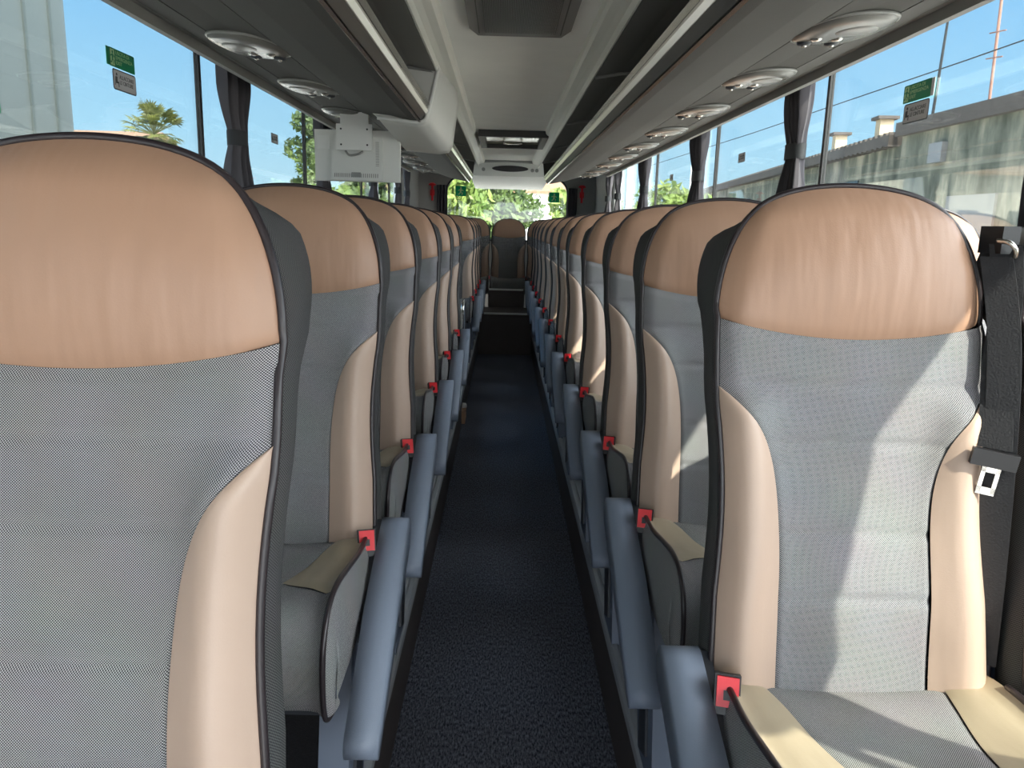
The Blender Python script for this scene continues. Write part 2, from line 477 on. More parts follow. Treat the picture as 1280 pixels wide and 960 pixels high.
    # ---- legs and armrest
    if kind == 'aisle':
        ax = side*.268
        bm = bmesh.new()
        top, bot = Vector((.03, .548)), Vector((-.405, .334))
        d = (bot-top).normalized(); nn = Vector((d.y, -d.x)) if d.x < 0 else Vector((-d.y, d.x))
        if nn.y < 0: nn = -nn
        pts = []
        for k in range(0, 9):
            a = PI/2 + PI*k/8; c = top
            pts.append(c + (-d*math.cos(a-PI/2-PI/2+PI/2)*0) + (nn*math.sin(PI/2 - PI*k/8) - d*math.cos(PI/2 - PI*k/8))*.040)
        for k in range(0, 9):
            pts.append(bot + (nn*math.sin(-PI/2 + PI*k/8) + d*math.cos(-PI/2 + PI*k/8))*.028)
        # gentle arch on the upper side
        mid = (top+bot)/2 + nn*.058
        pts.append(mid)
        prism(bm, [(p.x, p.y) for p in pts], 'x', ax-.030, ax+.030)
        obj('armrest', bm, 'arm', t, True, bevel=.009, seg=3)
        bm = bmesh.new()
        prism(bm, [(.07, .57), (.03, .585), (-.05, .55), (-.20, .45), (-.20, .41), (-.06, .39), (.06, .41)], 'x', side*.222, side*.243)
        obj('armrest_bracket', bm, 'armdark', t, bevel=.004)
        bm = bmesh.new()
        prism(bm, [(.03, .43), (-.20, .43), (-.215, .36), (-.30, .0), (-.12, .0), (-.02, .28)], 'x', side*.150, side*.212)
        obj('pedestal', bm, 'steel_blue', t, bevel=.006)
        bm = bmesh.new()
        prism(bm, [(-.10, .36), (-.17, .34), (-.235, .06), (-.16, .03)], 'x', side*.2125, side*.219)
        obj('pedestal_cover', bm, 'armdark', t, bevel=.002)
    bm = bmesh.new()
    for sx in ((-.14, .14) if kind != 'aisle' else (-side*.16,)):
        prism(bm, [(.0, .40), (-.22, .40), (-.26, .0), (-.04, .0)], 'x', sx-.018, sx+.018)
    obj('pedestal' if kind != 'aisle' else 'inner_leg', bm, 'steel_blue', t)
    return t

PZ = .25                                           # seat platform height
LX, RX, WX = -.535, .535, .468
def ordw(i): return ['first', 'second', 'third', 'fourth', 'fifth', 'sixth', 'seventh', 'eighth', 'ninth', 'tenth', 'eleventh', 'twelfth', 'thirteenth'][i]
Lrows = [.81, 1.756, 2.48, 3.35, 4.17, 5.02, 7.35, 8.1, 8.8, 9.45]
Rrows = [1.224, 1.918, 2.561, 3.327, 4.18, 4.88, 5.68, 6.48, 7.26, 8.02, 8.78, 9.5]
YOFF = .129
protoL = build_seat('coach_seat', 'tan-topped grey coach seat', 1, 'aisle')
protoR = build_seat('coach_seat', 'tan-topped grey coach seat', -1, 'aisle')
protoLW = build_seat('coach_seat', 'tan-topped grey coach seat', 1, 'window')
protoRW = build_seat('coach_seat', 'tan-topped grey coach seat', -1, 'window')
def put(proto, used, loc, label, group):
    if proto.name in used: return dup(proto, loc, 0, label, group)
    used.add(proto.name); proto.location = loc; proto['label'] = label; proto['group'] = group
    return proto
used = set(); first_right = None; first_left = None
spareL, spareR = [], []
def lab(k, n, side, opp):
    if k == 0: return f'large front tan and grey coach seat filling the photo\'s lower {side}'
    if k == n-1: return f'{side} row aisle seat just ahead of the rear bench, farthest of its row'
    if side == 'left' and k == 5: return 'left row aisle seat just before the chrome stairwell handrail, sixth back'
    if side == 'left' and k == 6: return 'left row aisle seat just behind the chrome stairwell handrail, seventh back'
    return f'tan and grey aisle seat, {ordw(k)} from the front in the {side} row'
for k, Y in enumerate(Rrows):
    s = put(protoR, used, (RX, Y-YOFF, PZ), lab(k, len(Rrows), 'right', 'left'), 'aisle seats right of the aisle')
    if k == 0: first_right = s
for k, Y in enumerate(Lrows):
    s = put(protoL, used, (LX + (.040 if k == 0 else 0), Y-YOFF, PZ + (.006 if k == 0 else 0)), lab(k, len(Lrows), 'left', 'right'), 'aisle seats left of the aisle')
    if k == 0: first_left = s
for k, Y in enumerate(Rrows):
    dy = -.06 if k == 0 else .03 if k == 1 else 0
    put(protoRW, used, (RX+WX, Y-YOFF+dy, PZ), 'dark-edged window seat at the right photo edge beside the belted front seat' if k == 0 else f'window seat beside the {ordw(k)} aisle seat of the right row', 'window seats on the right')
for k, Y in enumerate(Lrows):
    put(protoLW, used, (LX-WX, Y-YOFF, PZ), f'window seat beside the {ordw(k)} aisle seat of the left row', 'window seats on the left')
names = {-2: 'rear bench seat by the left wall under the rear window', -1: 'rear bench seat just left of the middle one',
         0: 'middle rear bench seat at the head of the aisle above the steps', 1: 'rear bench seat just right of the middle one', 2: 'rear bench seat by the right wall under the rear window'}
for i in range(-2, 3):
    dup(protoLW, (.03+i*.470, 10.28-YOFF, PZ), 0, names[i], 'five seats of the rear bench')

# seat belt of the front right seat (parts of that seat)
t = first_right
bm = bmesh.new()
pth = bez([(.229, .14, 1.24), (.227, .122, 1.19), (.223, .105, 1.115), (.213, .084, 1.03), (.198, .042, .93)], 6)
def strap(bm, pth, w, th=.003, dirv=Vector((.75, -.66, 0))):
    dv = dirv.normalized(); up = Vector((-dv.y, dv.x, 0))
    prev = None
    for p in pth:
        q = [bm.verts.new(p + dv*s*w/2 + up*k*th/2) for s, k in ((-1, -1), (1, -1), (1, 1), (-1, 1))]
        if prev:
            for a in range(4): bm.faces.new([prev[a], prev[(a+1) % 4], q[(a+1) % 4], q[a]])
        else: bm.faces.new(q[::-1])
        prev = q
    bm.faces.new(prev)
strap(bm, pth, .046)
obj('seat_belt', bm, 'belt', t)
bm = bmesh.new()
pth2 = bez([(.214, .135, 1.22), (.216, .09, 1.10), (.212, .055, .95), (.212, .03, .72), (.212, .02, .58)], 6)
strap(bm, pth2, .046)
obj('seat_belt', bm, 'belt', t)
bm = bmesh.new(); box(bm, .216, .244, .13, .19, 1.225, 1.268)
obj('belt_guide', bm, 'black', t, bevel=.012)
bm = bmesh.new(); tube(bm, bez([(.212, .135, 1.245), (.218, .115, 1.243), (.228, .112, 1.232), (.234, .12, 1.22)], 5), .004, 8)
obj('belt_ring', bm, 'chrome', t, True)
bm = bmesh.new(); box(bm, -.032, .032, -.006, .006, -.013, .013)
tg = obj('belt_tongue', bm, 'black', t, bevel=.005); tg.location = (.195, .036, .915); tg.rotation_euler = (0, .12, -.35)
bm = bmesh.new()
box(bm, -.013, -.007, -.002, .002, -.055, -.008); box(bm, .007, .013, -.002, .002, -.055, -.008)
box(bm, -.013, .013, -.002, .002, -.058, -.046); box(bm, -.013, .013, -.002, .002, -.022, -.008)
obj('tongue_plate', bm, 'chrome', tg)

# ------------------------------------------------------------------ the coach shell
Y0, Y1 = -2.6, 11.25
bm = B(-.322, .322, Y0, 9.9, -.03, 0); struct('floor', bm, 'carpet')
for sg, nm in ((-1, 'left'), (1, 'right')):
    a, b = sorted((sg*.345, sg*1.30))
    bm = B(a, b, Y0, Y1, -.03, PZ); struct('floor_platform_'+nm, bm, 'carpet2')
    # riser and grooved ledge along the aisle
    bm = bmesh.new(); a, b = sorted((sg*.3222, sg*.3445)); box(bm, a, b, Y0, 9.9, -.028, PZ-.03)
    struct('baseboard_'+nm, bm, 'riser')
    bm = bmesh.new()
    prof = [(.318, .215), (.318, .243), (.324, .256), (.338, .258), (.340, .254), (.346, .254), (.348, .262), (.372, .264), (.375, .258), (.383, .258), (.386, .266), (.418, .268), (.424, .2505), (.3448, .2505), (.3448, .215)]
    prism(bm, [(sg*x, z) for x, z in prof], 'y', Y0, 9.2)
    struct('trim_'+('1' if sg < 0 else '2'), bm, 'ledge')
# steps up to the rear bench
for i, (ya, yb, z, hw, c) in enumerate(((8.25, 8.95, .25, .3125, .0), (8.95, 9.62, .49, .262, .016), (9.62, Y1-.02, .715, .214, .01))):
    bm = B(-.3125 if i < 2 else -.214, .3125 if i < 2 else .236, ya, yb if i < 2 else 9.95, 0.001, z)
    if i: struct(f'floor_step_{i}', bm, 'riser')
    else: bm.free()
    if i:
        bm = B(c-hw, c+hw, ya-.006, ya+.03, z-.016, z+.003); struct(f'trim_{2+i}', bm, 'house_white', bevel=.002)
# side walls under the windows
for sg, nm in ((-1, 'left'), (1, 'right')):
    a, b = sorted((sg*1.268, sg*1.30))
    bm = B(a, b, Y0, Y1, PZ, 1.12); struct('wall_'+nm, bm, 'wallgrey')
    bm = bmesh.new(); a, b = sorted((sg*1.268, sg*1.285)); box(bm, a, b, Y0, Y1-.03, 1.12, 1.15)
    struct('trim_'+('5' if sg < 0 else '6'), bm, 'wallgrey', bevel=.006)
# window bays: glass panes with slim rubber posts
posts = [-1.45, .06, 1.62, 3.25, 4.90, 6.80, 8.42, 9.40]
wn = 1
for sg in (-1, 1):
    ed = [Y0] + posts
    for a, b in zip(ed[:-1], ed[1:]):
        x0, x1 = sorted((sg*1.262, sg*1.268))
        bm = B(x0, x1, a+.012, b-.012, 1.14, 2.20); w = struct(f'window_{wn}', bm, 'glass'); wn += 1
    for k, y in enumerate(posts):
        x0, x1 = sorted((sg*1.256, sg*1.274))
        bm = B(x0, x1, y-.012, y+.012, 1.12, 2.20); struct(f'trim_{10+k+(20 if sg>0 else 0)}', bm, 'gasket')
    # solid rear corner panel
    x0, x1 = sorted((sg*1.256, sg*1.29))
    bm = B(x0, x1, 9.395, Y1+.05, 1.12, 2.35); struct('wall_rear_'+('left' if sg < 0 else 'right'), bm, 'wallgrey')
# roof
bm = bmesh.new()
prism(bm, [(-1.30, 2.20), (-1.30, 2.28), (-1.18, 2.40), (0, 2.46), (1.18, 2.40), (1.30, 2.28), (1.30, 2.20), (1.262, 2.20), (1.262, 2.26), (1.12, 2.37), (0, 2.43), (-1.12, 2.37), (-1.262, 2.26), (-1.262, 2.20)], 'y', Y0, Y1)
struct('roof_shell', bm, 'house_white')
bm = bmesh.new(); YC = 8.75
prism(bm, [(-.262, 2.19), (.262, 2.19), (.262, 2.20), (-.262, 2.20)], 'y', Y0, YC)
struct('ceiling', bm, 'ceil')
for sg, i in ((-1, 40), (1, 41)):
    bm = bmesh.new()
    prof = [(.256, 2.192), (.262, 2.170), (.272, 2.158), (.298, 2.150), (.318, 2.140), (.326, 2.118), (.332, 2.118), (.334, 2.192)]
    prism(bm, [(sg*x, z) for x, z in prof], 'y', Y0, YC-.02)
    struct(f'trim_{i}', bm, 'rib')
# lowered dark ceiling over the rear bench
bm = bmesh.new()
grid(bm, lambda u, v: (-1.2+2.4*u, 8.02+v*3.2, 2.30 - .0*v - .12*(abs(2*u-1))**2), 12, 6)
struct('ceiling_rear', bm, 'wallgrey')
bm = bmesh.new()
prism(bm, [(-.34, 2.20), (-.34, 2.13), (-.30, 2.165), (0, 2.178), (.30, 2.165), (.34, 2.13), (.34, 2.20)], 'y', YC-.04, YC+.05)
struct('ceiling_bulkhead', bm, 'bindark')

# overhead luggage racks -----------------------------------------------------
def rack(sg, nm, label):
    t = thing('luggage_rack', label, 'luggage rack', (0, 0, 0), 0, 'overhead luggage racks')
    YE = 8.05
    def pr(prof, m, name, ya=Y0, yb=YE, **k):
        bm = bmesh.new(); prism(bm, [(sg*x, z) for x, z in prof], 'y', ya, yb); return obj(name, bm, m, t, **k)
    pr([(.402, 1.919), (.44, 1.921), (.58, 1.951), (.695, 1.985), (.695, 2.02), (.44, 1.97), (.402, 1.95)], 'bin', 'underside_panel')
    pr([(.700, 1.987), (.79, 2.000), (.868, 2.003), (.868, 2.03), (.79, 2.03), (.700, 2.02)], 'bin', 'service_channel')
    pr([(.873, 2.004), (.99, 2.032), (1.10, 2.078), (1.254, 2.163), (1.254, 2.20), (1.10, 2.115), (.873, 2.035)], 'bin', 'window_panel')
    pr([(.690, 1.992), (.88, 2.008), (.88, 2.03), (.69, 2.03)], 'groove', 'channel_backing', Y0+.01, YE-.01)
    pr([(.392, 1.914), (.400, 1.910), (.406, 1.916), (.400, 1.924)], 'chrome', 'edge_trim', Y0, YE)
    pr([(.376, 1.945), (.392, 1.920), (.402, 1.925), (.402, 1.97), (.380, 1.97)], 'groove', 'dark_groove', Y0, YE)
    pr([(.364, 1.960), (.372, 1.946), (.380, 1.950), (.382, 1.972), (.370, 1.976)], 'strip', 'lamp_strip', Y0, YE, bevel=0)
    pr([(.355, 1.984), (.360, 1.966), (.366, 1.978), (.362, 1.99)], 'chrome', 'lamp_rail', Y0, YE)
    # open rack: dark lining above, joint rods across it, a back wall
    ys = [Y0] + [(-1.15+1.52*k) for k in range(0, 7)] + [YE]
    ys = [y for i, y in enumerate(ys) if i == 0 or y > ys[i-1]]
    for a, b in zip(ys[:-1], ys[1:]):
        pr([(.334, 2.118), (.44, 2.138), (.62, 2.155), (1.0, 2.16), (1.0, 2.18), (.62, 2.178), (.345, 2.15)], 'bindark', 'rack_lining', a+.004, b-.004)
        if b < YE:
            bm = bmesh.new(); tube(bm, [(sg*.335, b, 2.112), (sg*.44, b, 2.131), (sg*.62, b, 2.148), (sg*.98, b, 2.153)], .007, 6); obj('joint_rod', bm, 'puc2', t)
    pr([(.99, 2.0), (1.01, 2.0), (1.01, 2.18), (.99, 2.18)], 'bindark', 'rack_back', Y0, YE)
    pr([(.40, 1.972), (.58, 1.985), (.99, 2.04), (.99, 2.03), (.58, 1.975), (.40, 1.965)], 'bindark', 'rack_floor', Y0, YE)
    pr([(.36, 2.0), (.372, 1.95), (.42, 1.925), (.58, 1.953), (.70, 1.99), (1.0, 2.03), (1.21, 2.12), (1.2, 2.30), (.37, 2.30), (.345, 2.13)], 'bin', 'end_cap', YE, YE+.02)
    return t
rack(-1, 'left', 'grey overhead luggage rack along the left windows, above the monitor')
rack(1, 'right', 'grey overhead luggage rack along the right windows, without a monitor')

# service panels (reading lights and air nozzles) ----------------------------
def service_panel(label, side):
    t = thing('service_panel', label, 'reading light panel')
    # local frame: hangs below z=0; long axis Y slightly; faces down
    bm = bmesh.new()
    def out(a):                                    # rounded almond outline
        c, s = math.cos(a), math.sin(a)
        return (.098*math.copysign(abs(c)**.75, c), .150*math.copysign(abs(s)**.80, s))
    n = 40; rings = []
    for k, z in ((1.0, .004), (1.0, -.005), (.965, -.012), (.82, -.018), (.5, -.021)):
        rings.append([bm.verts.new((out(2*PI*i/n)[0]*k, out(2*PI*i/n)[1]*k, z)) for i in range(n)])
    for j in range(len(rings)-1):
        for i in range(n): bm.faces.new([rings[j][i], rings[j][(i+1) % n], rings[j+1][(i+1) % n], rings[j+1][i]])
    bm.faces.new(rings[-1]); bm.faces.new(rings[0][::-1])
    obj('panel_body', bm, 'puc', t, True)
    bm = bmesh.new(); tube(bm, [(out(2*PI*i/n)[0]*1.005, out(2*PI*i/n)[1]*1.005, -.004) for i in range(n+1)], .004, 6, False)
    obj('panel_rim', bm, 'puc2', t, True)
    bm = bmesh.new(); lathe(bm, [(0, -.0245), (.04, -.0235), (.048, -.021), (.048, -.012)], 24, (side*.012, -.045, 0), (1, 1)); obj('speaker_disc', bm, 'puc2', t, True)
    for sx in (-side*.052, side*.022):
        bm = bmesh.new(); lathe(bm, [(0, -.026), (.013, -.026), (.018, -.022), (.020, -.010)], 16, (sx, .088, 0)); nz = obj('air_nozzle', bm, 'armdark', t, True)
        bm = bmesh.new(); lathe(bm, [(0, -.029), (.005, -.029), (.007, -.027), (.007, -.024)], 10, (sx, .088, 0)); obj('nozzle_tip', bm, 'chrome', nz, True)
    for sx in (-side*.045, side*.010):
        bm = bmesh.new(); lathe(bm, [(0, -.026), (.009, -.025), (.014, -.022), (.014, -.010)], 16, (sx, .040, 0)); obj('reading_lamp', bm, 'chrome', t, True)
    return t
sp = None
vR = [2.02, 2.67, 3.40, 4.14, 4.88, 5.62, 6.36, 7.10, 7.7]
vL = [2.40, 3.10, 3.80, 4.52, 5.24, 5.96, 6.68, 7.40]
for side, ys in ((1, vR), (-1, vL)):
    nm = 'right' if side > 0 else 'left'; sp = None
    for k, y in enumerate(ys):
        lb = f'oval reading light panel under the {nm} luggage rack, ' + ('nearest the camera' if k == 0 else 'farthest back' if k == len(ys)-1 else ordw(k)+' from the front')
        loc = (side*.785, y, 1.998)
        if sp is None:
            sp = service_panel(lb, side); sp.location = loc; sp['group'] = 'reading light panels'
            q = sp
        else: q = dup(sp, loc, 0, lb, 'reading light panels')
        q.rotation_euler = (0, side*-.06, side*.12)

# roof vent and roof hatch ---------------------------------------------------
t = thing('ceiling_vent', 'grey ribbed air vent set in the ceiling nearest the camera', 'ceiling vent', (.006, 1.9, 2.19))
bm = bmesh.new()
prism(bm, [(-.178, -.6), (.178, -.6), (.178, .98), (.150, 1.08), (-.150, 1.08), (-.178, .98)], 'z', -.022, -.0005)
obj('vent_frame', bm, 'grille', t, bevel=.008)
bm = bmesh.new()
for i in range(46):
    x = -.122 + .244*i/45
    box(bm, x-.0017, x+.0017, -.55, 1.0, -.030, -.021)
o = obj('vent_grille', bm, 'puc', t)
for sx in (-.145, .145):
    bm = B(sx-.002, sx+.002, -.55, 1.04, -.0235, -.0215); obj('frame_seam', bm, 'groove', t)
t = thing('roof_hatch', 'dark-framed roof hatch in the ceiling far down the aisle', 'roof hatch', (.02, 6.42, 2.19))
bm = bmesh.new()
for a in ((-.262, .262, -.45, -.40), (-.262, .262, .40, .45), (-.262, -.215, -.40, .40), (.215, .262, -.40, .40)):
    box(bm, *a, -.05, -.0005)
obj('hatch_frame', bm, 'frame_d', t, bevel=.008)
bm = B(-.215, .215, -.40, .40, -.018, -.001); obj('hatch_lid', bm, 'hatchglass', t)
bm = bmesh.new(); tube(bm, bez([(-.07, .1, -.02), (-.06, .1, -.045), (.06, .1, -.045), (.07, .1, -.02)], 5), .008, 8); obj('hatch_handle', bm, 'chrome', t, True)

# monitor and its casing on the left rack ------------------------------------
t = thing('monitor_casing', 'light grey moulded monitor casing wrapped round the left rack edge', 'monitor casing', (0, 0, 0))
bm = bmesh.new()
# rear (Y 3.95) and front (Y 3.42) sections: an L-shaped shell wrapping the rack lip
sec = [(-.585, 1.972), (-.572, 1.925), (-.42, 1.888), (-.372, 1.902), (-.352, 1.945), (-.318, 2.095), (-.312, 2.138), (-.333, 2.150)]
frontP = [(-.578, 1.928), (-.43, 1.914), (-.388, 1.918), (-.368, 1.945), (-.330, 2.100), (-.326, 2.136), (-.338, 2.146)]
rearP = [(-.52, 1.842), (-.36, 1.830), (-.312, 1.838), (-.294, 1.87), (-.268, 2.06), (-.275, 2.125), (-.338, 2.146)]
secs = []
for f in range(9):
    k = f/8; y = 3.40 + .52*k
    kk = k**.8
    secs.append([bm.verts.new((a[0]+(b[0]-a[0])*kk, y + (.0), a[1]+(b[1]-a[1])*kk)) for a, b in zip(frontP, rearP)])
for a, b in zip(secs[:-1], secs[1:]):
    for i in range(len(a)-1): bm.faces.new([a[i], a[i+1], b[i+1], b[i]])
bm.faces.new(secs[-1])
inner = [bm.verts.new((x*1.02-.004 if False else x-.022, 3.405, z+.018)) for x, z in frontP]
for i in range(len(inner)-1): bm.faces.new([secs[0][i], inner[i], inner[i+1], secs[0][i+1]])
obj('casing_shell', bm, 'monitor', t, True)
bm = bmesh.new(); tube(bm, bez([(x, 3.395, z) for x, z in frontP], 4), .009, 8); obj('casing_rim', bm, 'plate', t, True)
bm = bmesh.new(); prism(bm, [(-.338, 2.112), (-.352, 2.02), (-.372, 1.988), (-.58, 1.998), (-.62, 2.145)], 'y', 3.40, 3.42); obj('casing_front', bm, 'monitor', t)
t = thing('monitor', 'grey flat monitor seen from behind, hanging under the left rack', 'monitor', (-.7265, 3.75, 1.797))
bm = B(-.198, .198, -.012, .022, -.115, .115); obj('monitor_back', bm, 'monitor', t, bevel=.008)
bm = B(-.118, .118, -.030, -.011, -.112, .085); obj('electronics_housing', bm, 'monitor', t, bevel=.010)
bm = bmesh.new()
for i in range(22): box(bm, -.105+.0095*i, -.101+.0095*i, -.0312, -.029, -.098, -.080)
obj('vent_slots', bm, 'grille', t)
bm = bmesh.new()
for i in range(16): box(bm, .088, .104, -.0312, -.029, -.045+.007*i, -.0425+.007*i)
obj('speaker_slots', bm, 'grille', t)
bm = B(-.025, .018, -.0318, -.029, -.097, -.075); obj('connector_door', bm, 'puc', t, bevel=.001)
bm = B(-.186, -.128, -.0145, -.011, .030, .088); obj('rating_label', bm, 'plate', t)
bm = B(-.196, .196, .0215, .0235, -.108, .108); obj('screen', bm, 'darkwin', t)
bm = B(-.088, .076, -.056, -.040, .022, .138); pl = obj('mount_plate', bm, 'plate', t, bevel=.004)
bm = bmesh.new()
for x in (-.066, .054):
    for z in (.046, .115):
        lathe(bm, [(0, 0), (.0045, 0), (.0045, .001), (0, .001)], 10, (0, 0, 0))
        vs = bm.verts[-22:] if False else None
bm.free()
for x in (-.066, .054):
    for z in (.046, .115):
        bm = bmesh.new(); tube(bm, [(x, -.0575, z), (x, -.055, z)], .0045, 10); obj('screw_hole', bm, 'black', pl)
bm = B(-.05, .04, -.041, -.028, .03, .13); obj('mount_spacer', bm, 'grille', t)
bm = B(-.07, .06, -.050, -.010, .12, .205); obj('hanging_bracket', bm, 'plate', t, bevel=.004)
bm = bmesh.new(); tube(bm, bez([(-.05, -.036, .02), (-.03, -.045, .0), (.01, -.045, .006), (.03, -.036, .02)], 5), .005, 8); obj('cable', bm, 'grille', t, True)

# rear wall with its window --------------------------------------------------
YW = 11.25
def rr(w, h, r, cx, cz, n=10):
    p = []
    for sx, sz, a0 in ((1, 1, 0), (-1, 1, PI/2), (-1, -1, PI), (1, -1, 3*PI/2)):
        for k in range(n+1):
            a = a0 + PI/2*k/n
            p.append((cx + sx*(w-r) + r*math.cos(a), cz + sz*(h-r) + r*math.sin(a)))
    return p
inn = rr(.86, .44, .22, .0, 1.72)
outp = []
for x, z in inn:
    dx, dz = x/.86, (z-1.72)/.44
    k = max(abs(dx), abs(dz)); outp.append((dx/k*1.27, 1.24 + (dz/k)*1.1 if dz/k > -.99 else .14))
bm = bmesh.new(); n = len(inn)
va = [[bm.verts.new((x, y, z)) for x, z in inn] for y in (YW, YW+.06)]
vb = [[bm.verts.new((x, y, 1.24+(max(-1.1, min(1.1, (z-1.24)))))) for x, z in outp] for y in (YW, YW+.06)]
for i in range(n):
    j = (i+1) % n
    bm.faces.new([va[0][i], va[0][j], vb[0][j], vb[0][i]]); bm.faces.new([va[1][i], vb[1][i], vb[1][j], va[1][j]])
    bm.faces.new([va[0][i], va[1][i], va[1][j], va[0][j]])
struct('wall_rear', bm, 'wallgrey')
bm = bmesh.new(); tube(bm, [(x, YW-.004, z) for x, z in inn+inn[:1]], .014, 8, False); struct('trim_50', bm, 'gasket')
bm = bmesh.new(); prism(bm, rr(.87, .45, .22, 0, 1.72), 'y', YW+.02, YW+.026); struct('window_rear', bm, 'glass')
# console above the rear window
t = thing('rear_console', 'pale ceiling console with dark oval grille above the rear window', 'ceiling console', (.02, 8.95, 0))
bm = bmesh.new()
f0 = [(-.445, 2.035), (.445, 2.035), (.43, 2.10), (.33, 2.275), (-.33, 2.275), (-.43, 2.10)]
b0 = [(-.47, 1.99), (.47, 1.99), (.45, 2.10), (.36, 2.275), (-.36, 2.275), (-.45, 2.10)]
a = [bm.verts.new((x, 0, z)) for x, z in f0]; b = [bm.verts.new((x, 2.2, z)) for x, z in b0]
for i in range(6): bm.faces.new([a[i], a[(i+1) % 6], b[(i+1) % 6], b[i]])
bm.faces.new(a[::-1]); bm.faces.new(b)
obj('console_body', bm, 'consolewhite', t, bevel=.012)
bm = bmesh.new(); n = 28
ra = [bm.verts.new((.205*math.cos(2*PI*i/n), -.012, 2.118+.034*math.sin(2*PI*i/n))) for i in range(n)]
rb = [bm.verts.new((.19*math.cos(2*PI*i/n), .002, 2.118+.03*math.sin(2*PI*i/n))) for i in range(n)]
for i in range(n): bm.faces.new([ra[i], ra[(i+1) % n], rb[(i+1) % n], rb[i]])
bm.faces.new(ra); bm.faces.new(rb[::-1])
obj('oval_grille', bm, 'black', t)
for x in (-.30, .25, .30):
    bm = bmesh.new(); tube(bm, [(x, -.01, 2.105), (x, .004, 2.105)], .02, 14); obj('console_button', bm, 'grille', t)
# red emergency hammers on the rear pillars
def hammer(loc, lb):
    t = thing('emergency_hammer', lb, 'emergency hammer', loc, 0, 'red emergency hammers')
    bm = B(-.03, .03, -.012, .02, -.10, -.02); obj('holder', bm, 'red', t, bevel=.006)
    bm = bmesh.new(); tube(bm, [(0, -.012, -.17), (0, -.012, .04)], [.014, .018], 10); h = obj('handle', bm, 'red', t, True)
    bm = bmesh.new(); tube(bm, [(-.05, -.012, .05), (-.02, -.012, .055), (.02, -.012, .055), (.05, -.012, .05)], [.008, .022, .022, .008], 10); obj('hammer_head', bm, 'red', h, True)
hammer((-1.06, YW-.021, 1.98), 'red emergency hammer on the grey wall left of the rear window')
hammer((1.06, YW-.021, 2.0), 'red emergency hammer on the grey wall right of the rear window')

# chrome handrail at the middle stairwell and a small cap on the ledge --------
t = thing('handrail', 'chrome looped handrail at the stairwell between left row seats', 'handrail', (-.36, 6.45, PZ))
bm = bmesh.new(); tube(bm, bez([(0, -.16, .016), (0, -.16, .50), (0, -.10, .60), (0, .10, .60), (0, .16, .50), (0, .16, .016)], 8), .016, 12); obj('rail_tube', bm, 'chrome', t, True)
bm = B(-.006, .006, -.145, .145, .06, .57); obj('rail_panel', bm, 'arm', t, bevel=.003)
for sy in (-.16, .16):
    bm = bmesh.new(); lathe(bm, [(0, .02), (.028, .018), (.032, 0.001), (0, 0.001)], 14, (0, sy, .018)); obj('rail_foot', bm, 'steel_blue', t, True)
t = thing('ledge_latch', 'white-topped brown latch low on the left aisle ledge', 'latch', (-.312, 5.75, .0))
bm = B(-.012, .016, -.12, .10, .02, .12); obj('latch_body', bm, 'brown', t, bevel=.008)
bm = bmesh.new(); lathe(bm, [(0, .035), (.018, .032), (.024, .02), (.024, 0), (0, 0)], 14, (0, .0, .12)); obj('latch_cap', bm, 'plate', t, True)

# ------------------------------------------------------------------ curtains and sheers
def drape_mesh(w, z0, z1, zt, folds, amp, seed, pin=.42, spread=0., tail=0.):
    rnd = random.Random(seed); ph = [rnd.uniform(0, 6) for _ in range(4)]
    bm = bmesh.new()
    def f(u, v):
        z = z1 + (z0-z1)*v
        d = abs(z-zt)
        pinch = 1 + spread*sm(.05, .3, z-zt) - pin*math.exp(-(d/.10)**2) - (.10 + tail)*sm(.0, .4 if not tail else .15, zt-z)
        yy = (u-.5)*w*pinch
        a = amp*(.45+.55*min(1, d/.2))
        x = a*math.sin(u*folds*2*PI+ph[0]) + .4*a*math.sin(u*folds*4.3*PI+ph[1]+2*v)
        x += .02*math.exp(-(d/.06)**2)*math.cos((u-.5)*PI)
        return (x, yy, z)
    grid(bm, f, 60, 40)
    return bm
def curtain(sg, y, w, lb, seed, grp, spread=0., tail=0.):
    t = thing('curtain', lb, 'curtain', (sg*1.185, y, 0), 0, grp)
    bm = drape_mesh(w, 1.16, 2.11, 1.83, 3.4, .032, seed, .42, spread, tail); cl = obj('drape', bm, 'drape', t, True)
    bm = bmesh.new(); prof = []
    n = 24
    for z in (1.800, 1.862):
        prof.append([bm.verts.new((.036*math.cos(2*PI*i/n)*1.05, (w*.30)*math.sin(2*PI*i/n)*1.08, z)) for i in range(n)])
    for i in range(n): bm.faces.new([prof[0][i], prof[0][(i+1) % n], prof[1][(i+1) % n], prof[1][i]])
    obj('tie_band', bm, 'band', t, True)
cn = {0: 'nearest', 1: 'second', 2: 'third', 3: 'fourth', 4: 'fifth'}
for k, (y, w) in enumerate(((3.36, .22), (5.02, .22), (6.94, .24), (8.54, .24), (9.30, .16))):
    curtain(1, y, w, f'dark tied curtain between the right windows, {cn[k]} from the camera', 10+k, 'curtains on the right')
for k, (y, w) in enumerate(((3.45, .23), (5.04, .20), (6.94, .22), (8.54, .22), (9.30, .16))):
    curtain(-1, y, w, 'dark tied curtain on the left beside the palm view, nearest the camera' if k == 0 else f'dark tied curtain between the left windows, {cn[k]} from the camera', 30+k, 'curtains on the left')
curtain(1, .27, .34, 'unseen dark tied curtain shaped to shade the belted front right seat', 41, 'curtains on the right', .9, .5)  # out of view; wide top and narrow tail shaped to cut the sun patch
curtain(1, 1.72, .20, 'dark tied curtain beside the second right aisle seat', 42, 'curtains on the right')
def sheer(sg, y, w, lb, seed):
    bm = drape_mesh(w, 1.16, 2.14, 1.4, 7, .008, seed, .1)
    o = obj('sheer_curtain', bm, 'sheer', None, True); o.location = (sg*1.247, y, 0)
    tag(o, lb, 'sheer curtain', 'white sheer curtains')
